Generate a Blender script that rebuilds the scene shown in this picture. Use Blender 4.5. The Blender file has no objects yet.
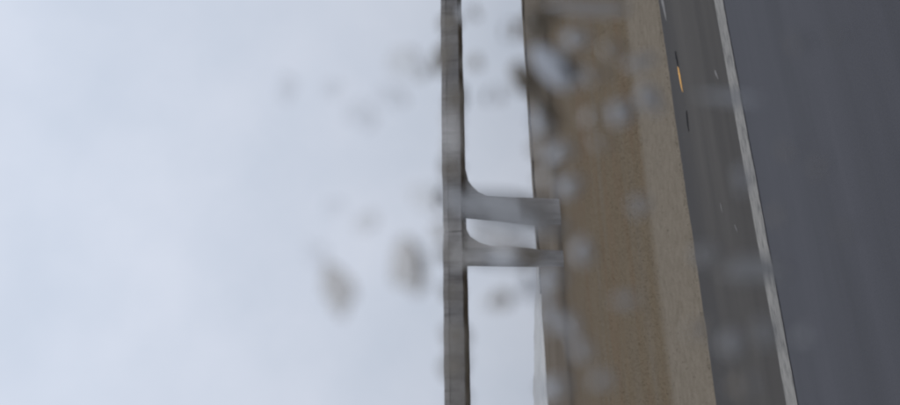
import bpy, math, random
import numpy as np
from mathutils import Vector, Matrix, noise

scene = bpy.context.scene
C = scene.collection
R = math.radians

# ------------------------------------------------------------------ camera
# a phone held on its side behind a rain-spotted vehicle window, 1.3 m above the road
EYE = Vector((0, 0, 1.3))
yaw, pitch, roll = R(69), math.atan(83 / 690), -math.atan(.0593)
fwd = Vector((math.cos(yaw) * math.cos(pitch), math.sin(yaw) * math.cos(pitch), math.sin(pitch)))
side = fwd.cross(Vector((0, 0, 1))).normalized()
upv = side.cross(fwd)
right_w = side * math.cos(roll) + upv * math.sin(roll)
up_w = -side * math.sin(roll) + upv * math.cos(roll)
cam_x, cam_y, cam_z = -up_w, right_w, -fwd          # picture right = world down, picture up = world right
cd = bpy.data.cameras.new('camera')
cam = bpy.data.objects.new('camera', cd)
C.objects.link(cam)
cam.matrix_world = Matrix(((cam_x.x, cam_y.x, cam_z.x, EYE.x), (cam_x.y, cam_y.y, cam_z.y, EYE.y),
                           (cam_x.z, cam_y.z, cam_z.z, EYE.z), (0, 0, 0, 1)))
cd.sensor_fit = 'HORIZONTAL'
cd.sensor_width = 36
cd.lens = 27.6
cd.clip_start = 0.02
cd.clip_end = 20000
cd.dof.use_dof = True
cd.dof.focus_distance = 1.25
cd.dof.aperture_fstop = 6.4
scene.camera = cam

# ------------------------------------------------------------------ world: overcast sky
SUN_EL, SUN_AZ = R(58), R(195)
world = bpy.data.worlds.new('World')
scene.world = world
world.use_nodes = True
nt = world.node_tree
bg = nt.nodes['Background']
skyt = nt.nodes.new('ShaderNodeTexSky')
skyt.sky_type = 'NISHITA'
skyt.sun_disc = False
skyt.sun_elevation = SUN_EL
skyt.sun_rotation = SUN_AZ
skyt.dust_density = 4.0
scl = nt.nodes.new('ShaderNodeVectorMath'); scl.operation = 'SCALE'; scl.inputs['Scale'].default_value = 0.09
nt.links.new(skyt.outputs['Color'], scl.inputs[0])
tc = nt.nodes.new('ShaderNodeTexCoord')
n1 = nt.nodes.new('ShaderNodeTexNoise'); n1.inputs['Scale'].default_value = 4.5; n1.inputs['Detail'].default_value = 4; n1.inputs['Roughness'].default_value = .5
nt.links.new(tc.outputs['Generated'], n1.inputs['Vector'])
cr = nt.nodes.new('ShaderNodeValToRGB')
cr.color_ramp.elements[0].position = .3; cr.color_ramp.elements[0].color = (.575, .62, .725, 1)
cr.color_ramp.elements[1].position = .7; cr.color_ramp.elements[1].color = (.67, .70, .80, 1)
nt.links.new(n1.outputs['Fac'], cr.inputs['Fac'])
mixs = nt.nodes.new('ShaderNodeMix'); mixs.data_type = 'RGBA'; mixs.inputs['Factor'].default_value = .93
nt.links.new(scl.outputs['Vector'], mixs.inputs['A'])
nt.links.new(cr.outputs['Color'], mixs.inputs['B'])
sp = nt.nodes.new('ShaderNodeSeparateXYZ'); nt.links.new(tc.outputs['Generated'], sp.inputs[0])
gr = nt.nodes.new('ShaderNodeMapRange'); gr.inputs['From Min'].default_value = 0; gr.inputs['From Max'].default_value = .6
gr.inputs['To Min'].default_value = .89; gr.inputs['To Max'].default_value = 1.22        # an overcast sky is brighter overhead
nt.links.new(sp.outputs['Z'], gr.inputs['Value'])
sc2 = nt.nodes.new('ShaderNodeVectorMath'); sc2.operation = 'SCALE'
nt.links.new(mixs.outputs['Result'], sc2.inputs[0]); nt.links.new(gr.outputs['Result'], sc2.inputs['Scale'])
nt.links.new(sc2.outputs['Vector'], bg.inputs['Color'])
bg.inputs['Strength'].default_value = 1.0

sd = bpy.data.lights.new('sun', 'SUN')
sd.energy = 0.5
sd.angle = R(60)
sd.color = (1, .97, .93)
sun = bpy.data.objects.new('sun', sd)
C.objects.link(sun)
sdir = Vector((math.sin(SUN_AZ) * math.cos(SUN_EL), math.cos(SUN_AZ) * math.cos(SUN_EL), math.sin(SUN_EL)))
sun.rotation_euler = sdir.to_track_quat('Z', 'Y').to_euler()

vs = scene.view_settings
vs.view_transform = 'Standard'
vs.look = 'None'
vs.exposure = 0.0
vs.gamma = 1.0
vs.use_curve_mapping = False
cy = scene.cycles
cy.max_bounces = 10
cy.transmission_bounces = 8
cy.transparent_max_bounces = 12
cy.caustics_reflective = False
cy.caustics_refractive = False
cy.use_denoising = True

# ------------------------------------------------------------------ helpers
def link(name, me, mat=None, parent=None, smooth=False):
    o = bpy.data.objects.new(name, me)
    C.objects.link(o)
    if mat is not None and not me.materials:
        me.materials.append(mat)
    if smooth:
        me.polygons.foreach_set('use_smooth', [True] * len(me.polygons))
    if parent is not None:
        o.parent = parent
    return o

def tag(o, label=None, cat=None, group=None, kind=None):
    if label: o['label'] = label
    if cat: o['category'] = cat
    if group: o['group'] = group
    if kind: o['kind'] = kind
    return o

def empty(name, loc=(0, 0, 0)):
    o = bpy.data.objects.new(name, None)
    C.objects.link(o)
    o.location = loc
    return o

def pydata(verts, faces):
    me = bpy.data.meshes.new('mesh')
    me.from_pydata([tuple(v) for v in verts], [], [tuple(f) for f in faces])
    me.update()
    return me

def np_mesh(V, T):
    """mesh from numpy verts (n,3) and triangles or quads (m,k)"""
    V = np.ascontiguousarray(V, dtype=np.float32); T = np.ascontiguousarray(T, dtype=np.int32)
    k = T.shape[1]
    me = bpy.data.meshes.new('mesh')
    me.vertices.add(len(V)); me.vertices.foreach_set('co', V.ravel())
    me.loops.add(T.size); me.loops.foreach_set('vertex_index', T.ravel())
    me.polygons.add(len(T))
    me.polygons.foreach_set('loop_start', np.arange(0, T.size, k, dtype=np.int32))
    me.polygons.foreach_set('loop_total', np.full(len(T), k, dtype=np.int32))
    me.update(calc_edges=True)
    me.validate()
    return me

def box_data(boxes):
    V, F = [], []
    for (x0, x1, y0, y1, z0, z1) in boxes:
        b = len(V)
        V += [(x0, y0, z0), (x1, y0, z0), (x1, y1, z0), (x0, y1, z0), (x0, y0, z1), (x1, y0, z1), (x1, y1, z1), (x0, y1, z1)]
        F += [tuple(b + i for i in f) for f in ((0, 3, 2, 1), (4, 5, 6, 7), (0, 1, 5, 4), (1, 2, 6, 5), (2, 3, 7, 6), (3, 0, 4, 7))]
    return pydata(V, F)

def new_mat(name, rough=.8, spec=.3):
    m = bpy.data.materials.new(name)
    m.use_nodes = True
    b = m.node_tree.nodes['Principled BSDF']
    b.inputs['Roughness'].default_value = rough
    b.inputs['Specular IOR Level'].default_value = spec
    return m, m.node_tree, b

def noise_tex(t, scale, detail=4, rough=.55, stretch=None, coord='Object'):
    n = t.nodes.new('ShaderNodeTexNoise')
    n.inputs['Scale'].default_value = scale
    n.inputs['Detail'].default_value = detail
    n.inputs['Roughness'].default_value = rough
    co = t.nodes.new('ShaderNodeTexCoord')
    if stretch:
        mp = t.nodes.new('ShaderNodeMapping')
        mp.inputs['Scale'].default_value = stretch
        t.links.new(co.outputs[coord], mp.inputs['Vector'])
        t.links.new(mp.outputs['Vector'], n.inputs['Vector'])
    else:
        t.links.new(co.outputs[coord], n.inputs['Vector'])
    return n

def ramp(t, src, stops):
    r = t.nodes.new('ShaderNodeValToRGB')
    e = r.color_ramp.elements
    while len(e) < len(stops): e.new(.5)
    for el, (p, c) in zip(e, stops):
        el.position = p; el.color = (*c, 1)
    t.links.new(src, r.inputs['Fac'])
    return r

def mix(t, fac, a, b, mode='MIX'):
    m = t.nodes.new('ShaderNodeMix'); m.data_type = 'RGBA'; m.blend_type = mode
    for k, v in (('Factor', fac), ('A', a), ('B', b)):
        if hasattr(v, 'is_linked'): t.links.new(v, m.inputs[k])
        elif k == 'Factor': m.inputs[k].default_value = v
        else: m.inputs[k].default_value = (*v, 1)
    return m.outputs['Result']

def bump(t, b, src, strength, dist):
    bp = t.nodes.new('ShaderNodeBump')
    bp.inputs['Strength'].default_value = strength
    bp.inputs['Distance'].default_value = dist
    t.links.new(src, bp.inputs['Height'])
    t.links.new(bp.outputs['Normal'], b.inputs['Normal'])

def plain(name, col, rough=.6, spec=.3, var=.15, scale=8):
    m, t, b = new_mat(name, rough, spec)
    n = noise_tex(t, scale)
    r = ramp(t, n.outputs['Fac'], [(.3, tuple(c * (1 - var) for c in col)), (.7, tuple(min(1, c * (1 + var)) for c in col))])
    t.links.new(r.outputs['Color'], b.inputs['Base Color'])
    return m

# ------------------------------------------------------------------ materials of the setting
def asphalt(name, lo, hi, rough, damp=None):
    m, t, b = new_mat(name, rough, .45)
    fine = noise_tex(t, 140, 3, .6)
    big = noise_tex(t, 1.6, 5, .6, (.12, 1.7, 1))
    r1 = ramp(t, big.outputs['Fac'], [(.3, lo), (.7, hi)])
    r2 = ramp(t, fine.outputs['Fac'], [(.35, (.86, .86, .86)), (.65, (1.12, 1.12, 1.12))])
    col = mix(t, 1.0, r1.outputs['Color'], r2.outputs['Color'], 'MULTIPLY')
    if damp:                                    # damp dirt gathered along the outer edge, with a ragged outline
        co = t.nodes.new('ShaderNodeTexCoord'); sp = t.nodes.new('ShaderNodeSeparateXYZ')
        t.links.new(co.outputs['Object'], sp.inputs[0])
        rag = noise_tex(t, 2.4, 5, .6, (.5, 1.5, 1))
        ad = t.nodes.new('ShaderNodeMath'); ad.operation = 'MULTIPLY_ADD'; ad.inputs[1].default_value = .5
        t.links.new(rag.outputs['Fac'], ad.inputs[0]); t.links.new(sp.outputs['Y'], ad.inputs[2])
        mr = t.nodes.new('ShaderNodeMapRange'); mr.inputs['From Min'].default_value = damp[0]; mr.inputs['From Max'].default_value = damp[1]
        t.links.new(ad.outputs[0], mr.inputs['Value'])
        col = mix(t, mr.outputs['Result'], col, (.042, .037, .033))
    t.links.new(col, b.inputs['Base Color'])
    bump(t, b, fine.outputs['Fac'], .35, .004)
    return m

M_road = asphalt('asphalt', (.042, .041, .046), (.064, .062, .070), .68)
M_shoulder = asphalt('shoulder_asphalt', (.044, .038, .032), (.074, .065, .055), .85, (5.3, 5.85))

m, t, b = new_mat('road_paint', .6, .35)
n = noise_tex(t, 28, 6, .65, (.35, 1.6, 1))
big = noise_tex(t, 1.7, 3, .5)
r = ramp(t, n.outputs['Fac'], [(.36, (.12, .112, .10)), (.47, (.25, .233, .207)), (.7, (.335, .312, .276))])
r2 = ramp(t, big.outputs['Fac'], [(.3, (.75, .75, .75)), (.7, (1.05, 1.05, 1.05))])
t.links.new(mix(t, 1.0, r.outputs['Color'], r2.outputs['Color'], 'MULTIPLY'), b.inputs['Base Color'])
bump(t, b, n.outputs['Fac'], .3, .002)
M_paint = m

# ground: soil, by height and distance from the road (gravel strip, brown turf, dark wet bank, grey field)
m, t, b = new_mat('ground_soil', .95, .05)
geo = t.nodes.new('ShaderNodeNewGeometry')
sep = t.nodes.new('ShaderNodeSeparateXYZ')
t.links.new(geo.outputs['Position'], sep.inputs[0])
big = noise_tex(t, .8, 5, .6, (.22, 1.1, 1))
fine = noise_tex(t, 9, 5, .65)
turf = ramp(t, big.outputs['Fac'], [(.32, (.158, .110, .070)), (.5, (.158, .121, .078)), (.68, (.162, .130, .092))])
fbig = noise_tex(t, .11, 4, .6, (1, .22, 1))
field = ramp(t, fbig.outputs['Fac'], [(.32, (.116, .091, .066)), (.5, (.136, .109, .080)), (.68, (.156, .129, .099))])
gravel = ramp(t, fine.outputs['Fac'], [(.3, (.182, .150, .110)), (.7, (.208, .174, .132))])
def maprange(src, a, bb):
    n = t.nodes.new('ShaderNodeMapRange'); n.inputs['From Min'].default_value = a; n.inputs['From Max'].default_value = bb
    t.links.new(src, n.inputs['Value']); return n.outputs['Result']
wob = t.nodes.new('ShaderNodeMath'); wob.operation = 'MULTIPLY_ADD'; wob.inputs[1].default_value = .9
t.links.new(fine.outputs['Fac'], wob.inputs[0]); t.links.new(sep.outputs['Y'], wob.inputs[2])
c1 = mix(t, maprange(wob.outputs[0], 8.0, 8.45), gravel.outputs['Color'], turf.outputs['Color'])
wet = mix(t, maprange(sep.outputs['Y'], 14, 50), c1, field.outputs['Color'])
r2 = ramp(t, fine.outputs['Fac'], [(.3, (.92, .92, .92)), (.7, (1.07, 1.07, 1.07))])
t.links.new(mix(t, 1.0, wet, r2.outputs['Color'], 'MULTIPLY'), b.inputs['Base Color'])
bump(t, b, fine.outputs['Fac'], .3, .02)
M_ground = m

# ------------------------------------------------------------------ ground sheet
def fbm(x, y, s, seed=0.0):
    """cheap smooth variation made of sines"""
    v = 0
    a, f = 1.0, s
    for i in range(4):
        v = v + a * np.sin(f * x * (1 + .13 * i) + 1.7 * i + seed) * np.cos(f * y * (1 - .11 * i) + 2.3 * i + seed * 1.7)
        a *= .55; f *= 2.13
    return v / 2

def ground_z(x, y):
    base = np.interp(y, [-9000, -12, -4.2, -3.5, 5.5, 5.85, 7.8, 30, 9000],
                     [-.5, -.5, -.12, -.06, -.06, -.012, -.035, -.2, -.3])
    base = base + .02 * fbm(x, y, .8) * np.clip((y - 7) / 3, 0, 1) * np.clip((60 - y) / 20, 0, 1)
    return base + .008 * fbm(x, y, 6, 3) * np.clip(y - 5.9, 0, 1) * np.clip((40 - y) / 20, 0, 1)

def axis(parts):
    return np.unique(np.concatenate([np.arange(a, b_, s) for a, b_, s in parts]).round(4))
gx = axis([(-9000, -600, 1200), (-600, -60, 60), (-60, -8, 4), (-8, 24, .16), (24, 60, 1), (60, 800, 60), (800, 9001, 1200)])
gy = axis([(-9000, -600, 1200), (-600, -20, 60), (-20, -3, 1), (-3, 5.4, 2.1), (5.4, 8.4, .1), (8.4, 30, .2), (30, 60, 1), (60, 800, 40), (800, 9001, 820)])
X, Y = np.meshgrid(gx, gy)
Z = ground_z(X, Y)
V = np.stack([X, Y, Z], -1).reshape(-1, 3)
nx_, ny_ = len(gx), len(gy)
ii = (np.arange(ny_ - 1)[:, None] * nx_ + np.arange(nx_ - 1)[None, :]).ravel()
Q = np.stack([ii, ii + 1, ii + nx_ + 1, ii + nx_], 1)
g = link('ground', np_mesh(V, Q), M_ground, smooth=True)
tag(g, 'brown grassy verge and flat field reaching to the horizon', kind='structure')

# ------------------------------------------------------------------ road, shoulder, painted lines
LX = 400
def strip(name, xs, y0, y1, z, mat, label, crown=None):
    """a strip along the road; y1 may be a function of x"""
    V, F = [], []
    for i, x in enumerate(xs):
        a = y0(x) if callable(y0) else y0
        c = y1(x) if callable(y1) else y1
        V += [(x, a, z), (x, c, z)]
        if i: F.append((2 * i - 2, 2 * i, 2 * i + 1, 2 * i - 1))
    o = link(name, pydata(V, F), mat)
    return tag(o, label, kind='structure')

rng = np.random.default_rng(4)
xs_coarse = [-LX, -60, -10] + [float(v) for v in np.arange(-4, 12, .06)] + [20, 60, LX]
def edge_y(x):
    return 5.70 + .035 * float(fbm(x, 0.3, 3.1)) + .018 * float(fbm(x, 1.1, 14.0, 1)) + .006 * float(fbm(x, 2.0, 47.0, 2))
strip('road', [-LX, LX], -3.6, 4.0, 0.0, M_road, 'dark grey asphalt carriageway')
strip('road_shoulder', xs_coarse, 4.0, edge_y, 0.0, M_shoulder, 'worn asphalt shoulder outside the white edge line')
# broken outer edge of the asphalt: a small face down to the gravel
V, F = [], []
for i, x in enumerate(xs_coarse):
    e = edge_y(x)
    V += [(x, e, 0), (x, e + .012, -.05)]
    if i: F.append((2 * i - 2, 2 * i, 2 * i + 1, 2 * i - 1))
o = link('road_edge', pydata(V, F), M_shoulder); tag(o, 'broken outer edge of the asphalt shoulder', kind='structure')
def pe(a):
    return lambda x: a + .004 * float(fbm(x, a, 9.0)) + .003 * float(fbm(x, a, 40.0, 3))
strip('edge_line', xs_coarse, pe(3.92), pe(4.092), .004, M_paint, 'worn white edge line along the asphalt road')
for i, x0 in enumerate(range(-42, 60, 9)):
    strip('centre_line', [x0, x0 + 3], .35, .5, .004, M_paint, 'dashed white centre line of the road')
strip('edge_line', [-LX, LX], -2.95, -2.82, .004, M_paint, 'white edge line on the far side of the vehicle')

# ------------------------------------------------------------------ gravel and dry grass on the verge (uncountable)
# gravel stones: squashed, randomly turned octahedra with jitter
m, t, b = new_mat('gravel_stone', .85, .25)
oi = noise_tex(t, 21, 2)
r = ramp(t, oi.outputs['Fac'], [(.3, (.190, .158, .115)), (.5, (.212, .178, .132)), (.7, (.235, .20, .152))])
t.links.new(r.outputs['Color'], b.inputs['Base Color'])
M_stone = m
N = 18000
py = 5.71 + rng.random(N) ** 1.25 * 2.15 - np.where(rng.random(N) < .05, rng.exponential(.05, N), 0)
px = rng.uniform(-.8, 7.0, N)
base = np.array([(1, 0, 0), (-1, 0, 0), (0, 1, 0), (0, -1, 0), (0, 0, 1), (0, 0, -1)], float)
tri = np.array([(0, 2, 4), (2, 1, 4), (1, 3, 4), (3, 0, 4), (2, 0, 5), (1, 2, 5), (3, 1, 5), (0, 3, 5)])
size = .002 + rng.gamma(1.6, .0016, N)
P = base[None] * (1 + rng.normal(0, .18, (N, 6, 1))) + rng.normal(0, .12, (N, 6, 3))
P *= size[:, None, None] * np.stack([1 + .4 * rng.random(N), np.ones(N), .55 + .2 * rng.random(N)], 1)[:, None, :]
a = rng.uniform(0, 6.283, N); ca, sa = np.cos(a), np.sin(a)
xr = P[..., 0] * ca[:, None] - P[..., 1] * sa[:, None]; yr = P[..., 0] * sa[:, None] + P[..., 1] * ca[:, None]
gz = np.where(py < 5.70, 0.0, ground_z(px, py))
V = np.stack([xr + px[:, None], yr + py[:, None], P[..., 2] + (gz - size * .1)[:, None]], -1).reshape(-1, 3)
T = (tri[None] + 6 * np.arange(N)[:, None, None]).reshape(-1, 3)
o = link('gravel', np_mesh(V, T), M_stone)
tag(o, 'loose grey brown gravel strip along the edge of the asphalt', 'gravel', kind='stuff')

m, t, b = new_mat('dry_grass', .8, .15)
gn = noise_tex(t, .8, 5, .6, (.22, 1.1, 1))
gn2 = noise_tex(t, 30, 2)
r = ramp(t, gn.outputs['Fac'], [(.32, (.182, .128, .081)), (.5, (.178, .138, .090)), (.68, (.182, .147, .104))])
r2 = ramp(t, gn2.outputs['Fac'], [(.3, (.95, .95, .95)), (.7, (1.05, 1.05, 1.05))])
t.links.new(mix(t, 1.0, r.outputs['Color'], r2.outputs['Color'], 'MULTIPLY'), b.inputs['Base Color'])
M_grass = m
def blades(N, y0, y1, hmin, hmax, wid, seed, xspan=None, thin_near=False):
    rg = np.random.default_rng(seed)
    y = rg.uniform(y0, y1, N)
    lo, hi = (.04 * y - 1.0, .76 * y + 1.0) if xspan is None else (np.full(N, xspan[0]), np.full(N, xspan[1]))
    x = lo + (hi - lo) * rg.random(N)
    keep = np.ones(N, bool)
    if thin_near:
        keep &= rg.random(N) < np.clip((y - 7.6) / .4, .02, 1)
    keep &= rg.random(N) < np.clip((46 - y) / 26, 0, 1)
    keep &= (fbm(x, y, 2.2, 5) + .5 + rg.random(N) * .8) > .2
    x, y = x[keep], y[keep]; n = len(x)
    z = ground_z(x, y)
    h = rg.uniform(hmin, hmax, n) * (1 + .3 * fbm(x, y, 1.1, 7))
    a = rg.uniform(0, 6.283, n); lean = rg.uniform(.4, 1.7, n); la = rg.uniform(0, 6.283, n)
    wx, wy = np.cos(a) * wid, np.sin(a) * wid
    dx, dy = np.cos(la) * h * lean, np.sin(la) * h * lean
    b0 = np.stack([x - wx, y - wy, z - .005], 1); b1 = np.stack([x + wx, y + wy, z - .005], 1)
    m0 = np.stack([x + dx * .4 - wx * .7, y + dy * .4 - wy * .7, z + h * .6], 1); m1_ = np.stack([x + dx * .4 + wx * .7, y + dy * .4 + wy * .7, z + h * .6], 1)
    tp = np.stack([x + dx, y + dy, z + h * .9], 1)
    V = np.stack([b0, b1, m0, m1_, tp], 1).reshape(-1, 3)
    T = (np.array([(0, 1, 3), (0, 3, 2), (2, 3, 4)])[None] + 5 * np.arange(n)[:, None, None]).reshape(-1, 3)
    return V, T
V1, T1 = blades(380000, 6.0, 46, .006, .02, .0024, 1, thin_near=True)
o = link('verge_grass', np_mesh(V1, T1), M_grass)
tag(o, 'short dry brown grass covering the verge', 'grass', kind='stuff')

# ------------------------------------------------------------------ the viaduct running alongside the road
def concrete(name, k):
    m, t, b = new_mat(name, .85, .25)
    cn = noise_tex(t, .55, 6, .62, (1, 1, .6))
    st = noise_tex(t, 1.9, 4, .6, (1, 1, .12))
    fn = noise_tex(t, 14, 4, .6)
    r1 = ramp(t, cn.outputs['Fac'], [(.3, tuple(k * c for c in (.25, .245, .245))), (.5, tuple(k * c for c in (.36, .352, .35))), (.7, tuple(k * c for c in (.46, .45, .445)))])
    r2 = ramp(t, st.outputs['Fac'], [(.34, (.62, .61, .61)), (.52, (1, 1, 1))])          # rain stains running down
    t.links.new(mix(t, 1.0, r1.outputs['Color'], r2.outputs['Color'], 'MULTIPLY'), b.inputs['Base Color'])
    bump(t, b, fn.outputs['Fac'], .3, .01)
    return m
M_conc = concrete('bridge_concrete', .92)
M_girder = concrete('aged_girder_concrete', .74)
M_steel = plain('joint_steel', (.06, .058, .055), .6, .4, .2, 6)

bridge = empty('viaduct', (0, 0, 0))
tag(bridge, 'long grey concrete viaduct on paired piers alongside the road', 'bridge')
TOP, SOF = 6.50, 5.375
# cross-section of a span (y, z): upright girder face towards the road, soffit, overhanging slab behind
sect = [(37.0, 6.2), (37.0, 5.43), (37.06, SOF), (39.3, SOF), (39.6, 5.82), (42.0, 5.98), (42.0, 6.2)]
def prism(sec, x0, x1):
    n = len(sec)
    V = [(x0, y, z) for y, z in sec] + [(x1, y, z) for y, z in sec]
    F = [(i, (i + 1) % n, n + (i + 1) % n, n + i) for i in range(n)] + [tuple(range(n))[::-1], tuple(range(n, 2 * n))]
    return pydata(V, F)
SPAN, X0 = 31.0, 12.42
for k in range(-6, 9):
    a0, a1 = X0 + k * SPAN, X0 + (k + 1) * SPAN
    link('deck_span', prism(sect, a0 + .03, a1 - .03), M_girder, bridge)
    for yy, nm in ((37.0, 0), (42.0, 1)):
        y0, y1 = (yy - .03, yy + .22) if nm == 0 else (yy - .22, yy + .03)
        for q in range(4):                                      # parapet in four cast lengths per span
            p0, p1 = a0 + .03 + q * (SPAN - .06) / 4, a0 + .03 + (q + 1) * (SPAN - .06) / 4
            link('parapet', prism([(y0, 6.202), (y0, TOP - .02), (y0 + .02, TOP), (y1 - .02, TOP), (y1, TOP - .02), (y1, 6.202)], p0 + .008, p1 - .008), M_conc, bridge)
    link('expansion_joint', prism([(37.05, 6.0), (37.05, 6.19), (41.95, 6.19), (41.95, 6.0)], a0 - .027, a0 + .027), M_steel, bridge)

def pier_mesh(right, left, y0, y1):
    """a pier of the given outline in x and z, with chamfered corners"""
    prof = right + left[::-1]
    n = len(prof)
    cx = sum(p[0] for p in prof) / n
    lay = [(y0, .06), (y0 + .06, 0), (y1 - .06, 0), (y1, .06)]
    V, F = [], []
    for yy, ins in lay:
        for x, z in prof:
            V.append((x - math.copysign(ins, x - cx), yy, z))
    for l in range(3):
        F += [(l * n + i, (l + 1) * n + i, (l + 1) * n + (i + 1) % n, l * n + (i + 1) % n) for i in range(n)]
    F += [tuple(range(n)), tuple(range(3 * n, 4 * n))[::-1]]
    return pydata(V, F)
near_r = [(14.17, -.6), (14.30, 1.0), (14.40, 2.2), (14.52, 3.3), (14.70, 4.0), (14.99, 4.48), (15.39, 4.82), (15.8, 5.05), (16.5, 5.2), (16.6, SOF - .004)]
near_l = [(12.95, -.6), (13.08, 1.2), (13.45, 3.3), (13.75, SOF - .004)]
far_r = [(11.05, -.6), (11.22, 1.2), (11.40, 2.4), (11.55, 3.31), (11.70, 3.88), (11.91, 4.45), (12.3, 4.99), (12.8, 5.23), (13.2, 5.32), (13.25, SOF - .004)]
far_l = [(10.42, -.6), (10.55, 1.3), (10.80, 5.15), (10.80, SOF - .004)]
pm1, pm2 = pier_mesh(near_r, near_l, 37.6, 38.6), pier_mesh(far_r, far_l, 37.6, 38.6)
for k in (0, -2, -1, 1, 2, 3):
    for me in (pm1, pm2):
        o = link('pier', me, M_conc, bridge); o.location = (k * SPAN, 0, 0)

# ------------------------------------------------------------------ far things on the horizon
M_white = plain('white_trim', (.88, .88, .87), .5, .3, .03, .2)
wall = empty('boundary_wall', (0, 390, -.4))
tag(wall, 'thin white wall along the horizon at the bottom of the picture', 'wall')
wm = box_data([(-3.98, 3.98, -.12, .12, -.1, 1.62)]); cm = box_data([(-.2, .2, -.2, .2, -.1, 1.72)])
for k, wx in enumerate(range(-160, 112, 8)):                      # panels between short posts
    o = link('panel', wm, M_white, wall); o.location = (wx + 4, 0, 0)
    o = link('post', cm, M_white, wall); o.location = (wx, -.3, 0)

# low pale hills beyond the wall
hx = np.arange(-400, 262, 6.0); hyv = np.linspace(0, 260, 14)
HXg, HYg = np.meshgrid(hx, hyv)
ridge = np.clip((248 - hx) / 150, 0, 1) ** .8 * 15 * (1 + .10 * fbm(hx, 0 * hx, .05, 2) + .05 * fbm(hx, 0 * hx, .19, 4))
HZ = ridge[None, :] * np.sin(np.clip(HYg / 260, 0, 1) * math.pi) ** .8 * (1 + .06 * fbm(HXg, HYg, .06, 1)) - .6
V = np.stack([HXg, HYg + 760 , HZ], -1).reshape(-1, 3)
n1_, n2_ = len(hx), len(hyv)
ii = (np.arange(n2_ - 1)[:, None] * n1_ + np.arange(n1_ - 1)[None, :]).ravel()
o = link('hills', np_mesh(V, np.stack([ii, ii + 1, ii + n1_ + 1, ii + n1_], 1)), plain('pale_hill_ground', (.46, .455, .44), .95, .05, .12, .03), smooth=True)
tag(o, 'low pale grey rise on the horizon at the bottom of the picture', kind='structure')
rg = np.random.default_rng(11)
n = 9000
hx = rg.uniform(70, 330, n); hy = 300 + rg.normal(0, .8, n); hh = (.9 + .5 * fbm(hx, hy, .21)) * rg.uniform(.35, 1.0, n)
aa = rg.uniform(0, 6.283, n); ww = rg.uniform(.08, .25, n)
V = np.stack([np.stack([hx - ww * np.cos(aa), hy - ww * np.sin(aa), hh * .3 - .3], 1), np.stack([hx + ww * np.cos(aa), hy + ww * np.sin(aa), hh * .4 - .3], 1),
              np.stack([hx + rg.normal(0, .15, n), hy + rg.normal(0, .15, n), hh * 1.3 - .3], 1)], 1).reshape(-1, 3)
o = link('far_hedge', np_mesh(V, np.arange(3 * n).reshape(-1, 3)), plain('bare_twigs', (.06, .05, .042), .8, .2, .2, 2))
tag(o, 'low dark scrub along the horizon at the top of the picture', 'hedge', kind='stuff')

# ------------------------------------------------------------------ small things on the shoulder
def shard(name, p0, p1, width, height, mat, label, cat, seed, group=None):
    """a flattish pointed scrap lying along p0-p1"""
    rg = random.Random(seed)
    p0, p1 = Vector((*p0, 0)), Vector((*p1, 0))
    d = p1 - p0; L = d.length; d.normalize(); s = Vector((-d.y, d.x, 0))
    prof = [(0, .12), (.12, .7), (.35, 1), (.6, .85), (.85, .5), (1, .1)]
    V, F = [], []
    for i, (tt, w) in enumerate(prof):
        c = d * (tt * L - L / 2) + s * rg.uniform(-.1, .1) * width
        ww = width * w / 2 * rg.uniform(.9, 1.1); hh = height * (.35 + .65 * w)
        V += [c - s * ww, c - s * ww * .6 + Vector((0, 0, hh)), c + s * ww * .5 + Vector((0, 0, hh * .8)), c + s * ww]
        if i:
            k = 4 * i
            F += [(k - 4 + q, k + q, k + (q + 1) % 4, k - 4 + (q + 1) % 4) for q in range(4)]
    F += [(0, 1, 2, 3), (len(V) - 1, len(V) - 2, len(V) - 3, len(V) - 4)]
    o = link(name, pydata(V, F), mat)
    o.location = (p0 + p1) / 2 + Vector((0, 0, .001))
    return tag(o, label, cat, group)

M_orange = plain('orange_plastic', (.78, .40, .085), .45, .4, .12, 30)
M_rubber = plain('black_rubber', (.012, .012, .013), .7, .3, .2, 30)
M_pale = plain('pale_stone', (.22, .21, .20), .8, .2, .15, 40)
shard('plastic_shard', (3.18, 5.332), (2.90, 5.302), .030, .006, M_orange, 'bright orange pointed plastic scrap lying on the asphalt shoulder', 'debris', 3)
shard('rubber_strip', (3.33, 5.335), (3.15, 5.315), .017, .010, M_rubber, 'thin black rubber strip beside the tip of the orange scrap', 'debris', 4)
shard('rubber_strip', (2.71, 5.265), (2.53, 5.295), .015, .009, M_rubber, 'thin black rubber strip lying alone further down the shoulder', 'debris', 5)
shard('stone_chip', (2.53, 4.34), (2.43, 4.295), .016, .006, M_pale, 'small pale stone chip near the edge line, level with the orange scrap', 'stone', 6)
shard('stone_chip', (1.69, 4.725), (1.61, 4.71), .008, .004, M_pale, 'tiny pale stone chip in the middle of the asphalt shoulder', 'stone', 7)
shard('stone_chip', (1.45, 4.48), (1.38, 4.445), .008, .004, M_pale, 'tiny pale stone chip between the mid shoulder chip and the edge line', 'stone', 8)
shard('concrete_sliver', (4.10, 5.535), (3.75, 5.485), .045, .012, M_pale, 'long pale sliver at the gravel edge in the top of the picture', 'debris', 9)

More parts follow.
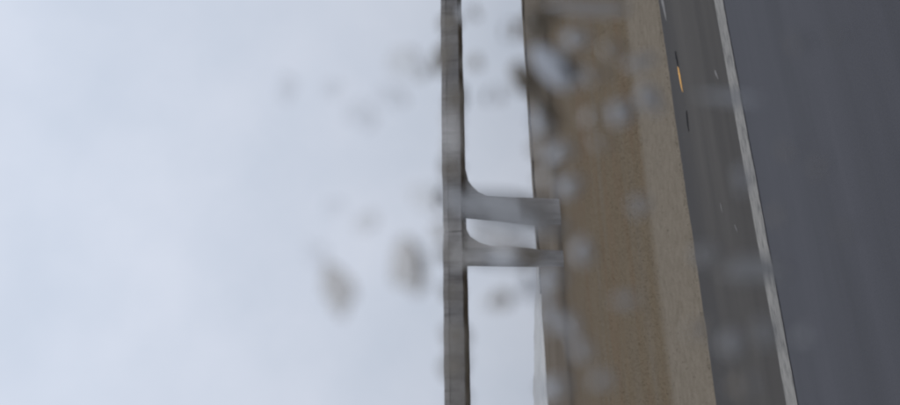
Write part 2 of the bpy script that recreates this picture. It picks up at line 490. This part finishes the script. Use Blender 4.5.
# ------------------------------------------------------------------ the vehicle whose side window the photo looks through
M_body = plain('vehicle_paint', (.30, .31, .33), .35, .5, .03, 3)
M_trim = plain('vehicle_trim', (.03, .03, .032), .6, .3, .1, 20)
M_tyre = plain('tyre_rubber', (.02, .02, .02), .8, .2, .2, 20)
M_rimm = plain('wheel_metal', (.45, .45, .46), .35, .5, .05, 10)
m, t, b = new_mat('window_glass')
t.nodes.remove(b)
tr = t.nodes.new('ShaderNodeBsdfTransparent'); tr.inputs['Color'].default_value = (.965, .975, .975, 1)
t.links.new(tr.outputs[0], t.nodes['Material Output'].inputs['Surface'])
M_glass = m
def drop_mat(name, col, silt, silt_col):
    '''rain water with silt in it: it refracts, and the silt scatters some of the light through'''
    m, t, b = new_mat(name)
    t.nodes.remove(b)
    gl = t.nodes.new('ShaderNodeBsdfGlass'); gl.inputs['IOR'].default_value = 1.333; gl.inputs['Roughness'].default_value = 0.0
    gl.inputs['Color'].default_value = (*col, 1)
    ts = t.nodes.new('ShaderNodeBsdfTranslucent'); ts.inputs['Color'].default_value = (*silt_col, 1)
    mx = t.nodes.new('ShaderNodeMixShader'); mx.inputs['Fac'].default_value = silt
    t.links.new(gl.outputs[0], mx.inputs[1]); t.links.new(ts.outputs[0], mx.inputs[2])
    t.links.new(mx.outputs[0], t.nodes['Material Output'].inputs['Surface'])
    return m
M_drops = [drop_mat('rain_water', (.985, .985, .985), .02, (.85, .86, .88)),
           drop_mat('muddy_rain_water', (.95, .93, .90), .17, (.66, .60, .54)),
           drop_mat('milky_rain_water', (.985, .985, .985), .33, (.86, .87, .89)),
           drop_mat('thick_milky_rain_water', (.985, .985, .985), .68, (.95, .97, 1.0)),
           drop_mat('thick_muddy_rain_water', (.78, .74, .68), .42, (.38, .34, .28)),
           drop_mat('faintly_muddy_rain_water', (.985, .98, .97), .05, (.7, .66, .62)),
           drop_mat('grey_rain_water', (.97, .97, .97), .5, (.66, .655, .65))]

YO, YI = .13, .06               # outer and inner skin of the near side
van = empty('vehicle', (0, 0, 0))
tag(van, 'vehicle whose rain-spotted side window the roadside is seen through', 'vehicle')
XB, XF, YF = -2.1, 2.4, -1.62
part = lambda name, boxes, mat: link(name, box_data(boxes), mat, van)
part('side_panel', [(XB, XF, YI, YO, .26, .82)], M_body)
part('side_panel', [(XB, XF, YF, YF + .07, .26, .82)], M_body)
part('roof', [(XB + .1, XF - .5, YF + .05, YO - .03, 1.68, 1.75)], M_body)
part('floor', [(XB + .05, XF - .05, YF + .08, YI - .01, .28, .34)], M_trim)
part('rear_panel', [(XB, XB + .06, YF + .075, YI - .005, .35, 1.67)], M_body)
part('nose', [(XF + .002, XF + .75, YF + .03, YO - .03, .30, .78)], M_body)
for x0, x1 in ((XB, -1.0), (-.62, -.54), (.96, 1.04), (1.86, 1.94)):
    part('pillar', [(x0, x1, YI + .005, YO - .004, .822, 1.678)], M_body)
    part('pillar', [(x0, x1, YF + .005, YF + .066, .822, 1.678)], M_body)
panes = []
for x0, x1 in ((-1.0, -.62), (-.54, .96), (1.04, 1.86)):
    part('window_seal', [(x0 + .001, x1 - .001, .092, .112, .823, .85)], M_trim)
    part('window_seal', [(x0 + .001, x1 - .001, .092, .112, 1.65, 1.677)], M_trim)
    gp = part('window_pane', [(x0 + .002, x1 - .002, .1, .104, .851, 1.649)], M_glass)
    panes.append(gp)
    part('window_pane', [(x0 + .002, x1 - .002, YF + .03, YF + .034, .824, 1.676)], M_glass)
V = [(XF + .3, YF + .07, .785), (XF + .3, YI, .785), (XF - .45, YI, 1.676), (XF - .45, YF + .07, 1.676)]
link('windscreen', pydata(V + [(a_ + .006, b_, c_ + .004) for a_, b_, c_ in V], [(0, 1, 2, 3), (7, 6, 5, 4), (0, 4, 5, 1), (1, 5, 6, 2), (2, 6, 7, 3), (3, 7, 4, 0)]), M_glass, van)
def ring(r0, r1, w, n=28):
    V, F = [], []
    for i in range(n):
        a_ = 2 * math.pi * i / n
        for rr, yy in ((r0, -w / 2), (r1 - .02, -w / 2), (r1, -w / 3), (r1, w / 3), (r1 - .02, w / 2), (r0, w / 2)):
            V.append((rr * math.cos(a_), yy, rr * math.sin(a_)))
    for i in range(n):
        j = (i + 1) % n
        F += [(6 * i + q, 6 * j + q, 6 * j + (q + 1) % 6, 6 * i + (q + 1) % 6) for q in range(6)]
    return pydata(V, F)
tyre_me, rim_me = ring(.19, .30, .2), ring(.04, .188, .15)
for wx, wy in ((-1.3, .02), (2.35, .02), (-1.3, YF + .11), (2.35, YF + .11)):
    w = link('tyre', tyre_me, M_tyre, van, smooth=True); w.location = (wx, wy, .30)
    link('rim', rim_me, M_rimm, w, smooth=True)

# rain drops on the outside of the pane (millimetres from the point level with the eye): centre, two half-axes, height ratio
DROPS = [
    (29.7,20.2,-0.38,-2.72,-4.81,0.37,0.20,1), (26.5,31.7,0.98,-1.98,-4.20,-2.39,0.20,1), (32.4,35.8,0.64,-1.49,-2.81,-1.43,0.20,0), (37.4,27.5,-0.12,-2.01,-1.90,-0.06,0.16,5),
    (40.5,33.2,-0.11,-1.72,-1.42,-0.07,0.15,0), (66.8,21.1,-1.21,-4.08,-2.78,0.41,0.07,5), (57.4,29.4,-1.45,-3.06,-2.32,0.71,0.05,0), (60.6,24.1,-2.02,-2.80,-1.81,0.94,0.07,0),
    (63.8,42.9,-0.15,-1.69,-3.08,-0.23,0.08,0), (63.1,34.7,-0.18,-2.02,-1.83,-0.09,0.08,0), (41.1,17.4,-0.90,-3.57,-2.04,0.34,0.10,5), (67.7,14.3,-0.87,-1.67,-3.16,1.06,0.40,4),
    (66.0,8.8,-0.14,-1.40,-1.41,0.04,0.35,1), (59.1,12.1,-0.14,-1.56,-2.71,0.04,0.40,4), (50.8,12.9,-0.09,-1.18,-2.58,0.04,0.35,1), (18.3,12.8,-0.05,-1.52,-2.10,0.03,0.40,4),
    (13.8,13.1,-0.06,-1.95,-1.89,0.03,0.50,4), (9.3,12.3,-0.03,-1.18,-1.13,0.02,0.40,4), (23.5,6.0,-0.08,-1.98,-1.54,0.06,0.40,1), (25.5,1.5,-0.06,-1.21,-2.17,0.11,0.30,2),
    (76.5,9.3,-0.16,-1.45,-1.93,0.04,0.30,0), (59.1,5.9,-0.17,-1.88,-1.74,0.06,0.15,0), (71.9,2.3,0.97,-1.73,-2.26,-0.96,0.20,0), (63.9,-4.9,1.53,-1.98,-5.20,-2.95,0.50,3),
    (62.0,0.3,0.68,-2.12,-3.20,-0.82,0.50,4), (56.7,-2.8,1.05,-1.18,-3.56,-2.43,0.50,4), (69.1,-9.4,0.69,-2.15,-1.95,-0.43,0.40,2), (53.3,-2.1,0.61,-1.90,-2.67,-0.69,0.50,2),
    (54.1,-15.4,-0.16,-1.92,-2.56,0.25,0.50,2), (56.3,-20.2,0.89,-1.64,-2.33,-0.86,0.40,2), (75.2,-12.0,-1.34,-7.61,-1.45,0.18,0.40,2), (74.2,-4.0,-0.25,-2.27,-2.50,0.15,0.45,4),
    (41.5,-6.0,0.59,-1.83,-1.81,-0.46,0.50,2), (30.5,-7.2,-0.09,-1.66,-1.91,0.15,0.50,2), (37.9,4.4,-3.54,-11.41,-2.43,0.64,0.34,6), (30.2,0.7,-0.11,-2.15,-1.60,0.09,0.45,4),
    (26.6,-2.0,-0.10,-2.11,-2.33,0.15,0.50,2), (20.7,-1.8,-0.06,-1.48,-2.24,0.14,0.40,2), (15.5,-6.0,-0.65,-1.57,-1.21,0.54,0.35,2), (10.3,-1.6,-0.06,-2.28,-1.53,0.10,0.50,2),
    (26.5,-32.2,-0.59,-5.51,-1.50,0.32,0.30,6), (29.2,-25.3,-0.55,-1.90,-1.35,0.46,0.30,6), (17.1,-31.9,-0.06,-1.63,-1.83,0.31,0.30,6), (16.6,-37.5,-0.04,-1.07,-1.40,0.26,0.45,2),
    (15.9,-26.9,-0.06,-1.64,-1.69,0.26,0.30,2), (55.3,-33.2,-0.99,-5.10,-1.08,0.25,0.35,2), (45.3,-40.5,-0.10,-1.32,-1.52,0.27,0.40,0), (42.3,-44.4,-0.08,-1.15,-1.48,0.29,0.40,0),
    (64.6,-45.6,-0.67,-2.35,-1.48,0.45,0.30,0), (65.1,-51.9,-0.14,-1.37,-1.32,0.27,0.30,0), (41.1,-32.5,-0.07,-1.03,-2.15,0.34,0.40,2), (10.0,-27.9,-0.05,-1.74,-1.08,0.17,0.40,0),
    (63.3,-19.3,0.67,-2.09,-1.49,-0.29,0.35,2), (61.6,-11.8,1.09,-1.97,-1.57,-0.61,0.40,1), (66.0,-15.2,0.68,-1.23,-2.14,-0.80,0.40,1), (53.7,-10.8,-0.13,-1.61,-1.65,0.14,0.40,1),
    (47.6,-4.8,1.03,-1.89,-1.76,-0.76,0.45,2), (43.2,-2.5,-0.10,-1.43,-1.74,0.11,0.40,1), (48.9,-11.7,-0.12,-1.59,-1.43,0.13,0.35,1), (30.7,10.7,-0.11,-2.21,-1.14,0.03,0.35,1),
    (30.0,5.2,-0.42,-4.01,-1.44,0.13,0.35,2), (35.0,15.1,-0.09,-1.62,-1.51,0.01,0.40,1), (31.2,14.1,-0.07,-1.43,-1.31,0.01,0.40,4), (19.1,-4.6,0.41,-1.27,-1.69,-0.47,0.40,2),
    (11.2,-8.6,-0.04,-1.55,-1.12,0.10,0.35,2), (37.6,-16.5,-0.09,-1.51,-1.49,0.16,0.20,2), (22.7,-12.9,-0.06,-1.45,-1.20,0.12,0.20,2), (74.8,13.1,-0.16,-1.45,-2.34,0.03,0.40,4),
    (54.9,13.0,-0.11,-1.37,-1.71,0.02,0.40,1), (46.0,13.3,-0.12,-1.67,-1.80,0.02,0.40,4), (25.1,13.4,-0.06,-1.25,-1.57,0.02,0.40,4), (71.9,-2.0,0.88,-1.57,-2.81,-1.15,0.40,4),
    (48.6,-1.2,-0.10,-1.30,-1.80,0.10,0.40,1), (17.9,-22.9,-0.06,-1.53,-1.43,0.20,0.30,0), (31.8,-46.3,-0.08,-1.38,-1.23,0.25,0.30,0), (34.7,-36.9,-0.08,-1.28,-1.27,0.22,0.30,0),
    (62.3,-8.4,0.86,-1.13,-2.27,-1.27,0.50,2), (33.1,6.2,-1.27,-4.55,-1.27,0.31,0.30,1)]

def drop_mesh(u, v, a1, a2, b1, b2, hr, seed):
    rg = random.Random(seed)
    n, rings = 28, 7
    ra, rb = math.hypot(a1, a2), math.hypot(b1, b2)
    H = hr * min(ra, rb)
    ph = [rg.uniform(0, 6.283) for _ in range(4)]
    am = [rg.uniform(.06, .24), rg.uniform(.05, .16), rg.uniform(.0, .10), rg.uniform(0, .06)]
    V, F = [(0, 0, 0), ], []
    def rad(th): return 1 + sum(am[k] * math.cos((k + 2) * th + ph[k]) for k in range(4))
    V = []
    for k in range(rings):
        s = 1 - k / rings
        hh = H * (1 - s * s) ** .8
        for i in range(n):
            th = 2 * math.pi * i / n
            q = s * (1 + (rad(th) - 1) * s)
            c, d = math.cos(th) * q, math.sin(th) * q
            V.append(((a1 * c + b1 * d) / 1000, hh / 1000, (a2 * c + b2 * d) / 1000))
    top = len(V); V.append((0, H / 1000, 0))
    bot = len(V); V.append((0, 0, 0))
    for k in range(rings - 1):
        for i in range(n):
            j = (i + 1) % n
            F.append((k * n + i, (k + 1) * n + i, (k + 1) * n + j, k * n + j))
    for i in range(n):
        j = (i + 1) % n
        F.append(((rings - 1) * n + i, top, (rings - 1) * n + j))
        F.append((j, bot, i))
    me = pydata(V, F)
    # keep outward normals whichever way the axes turn
    if a1 * b2 - a2 * b1 > 0:
        me.flip_normals()
    me.polygons.foreach_set('use_smooth', [len(f) == 4 or top in f for f in F])
    return me
for i, (u, v, a1, a2, b1, b2, hr, mud) in enumerate(DROPS):
    o = link('water_drop', drop_mesh(u, v, a1, a2, b1, b2, hr, i), M_drops[mud], panes[1])
    o.location = (u / 1000, .1041, 1.3 + v / 1000)
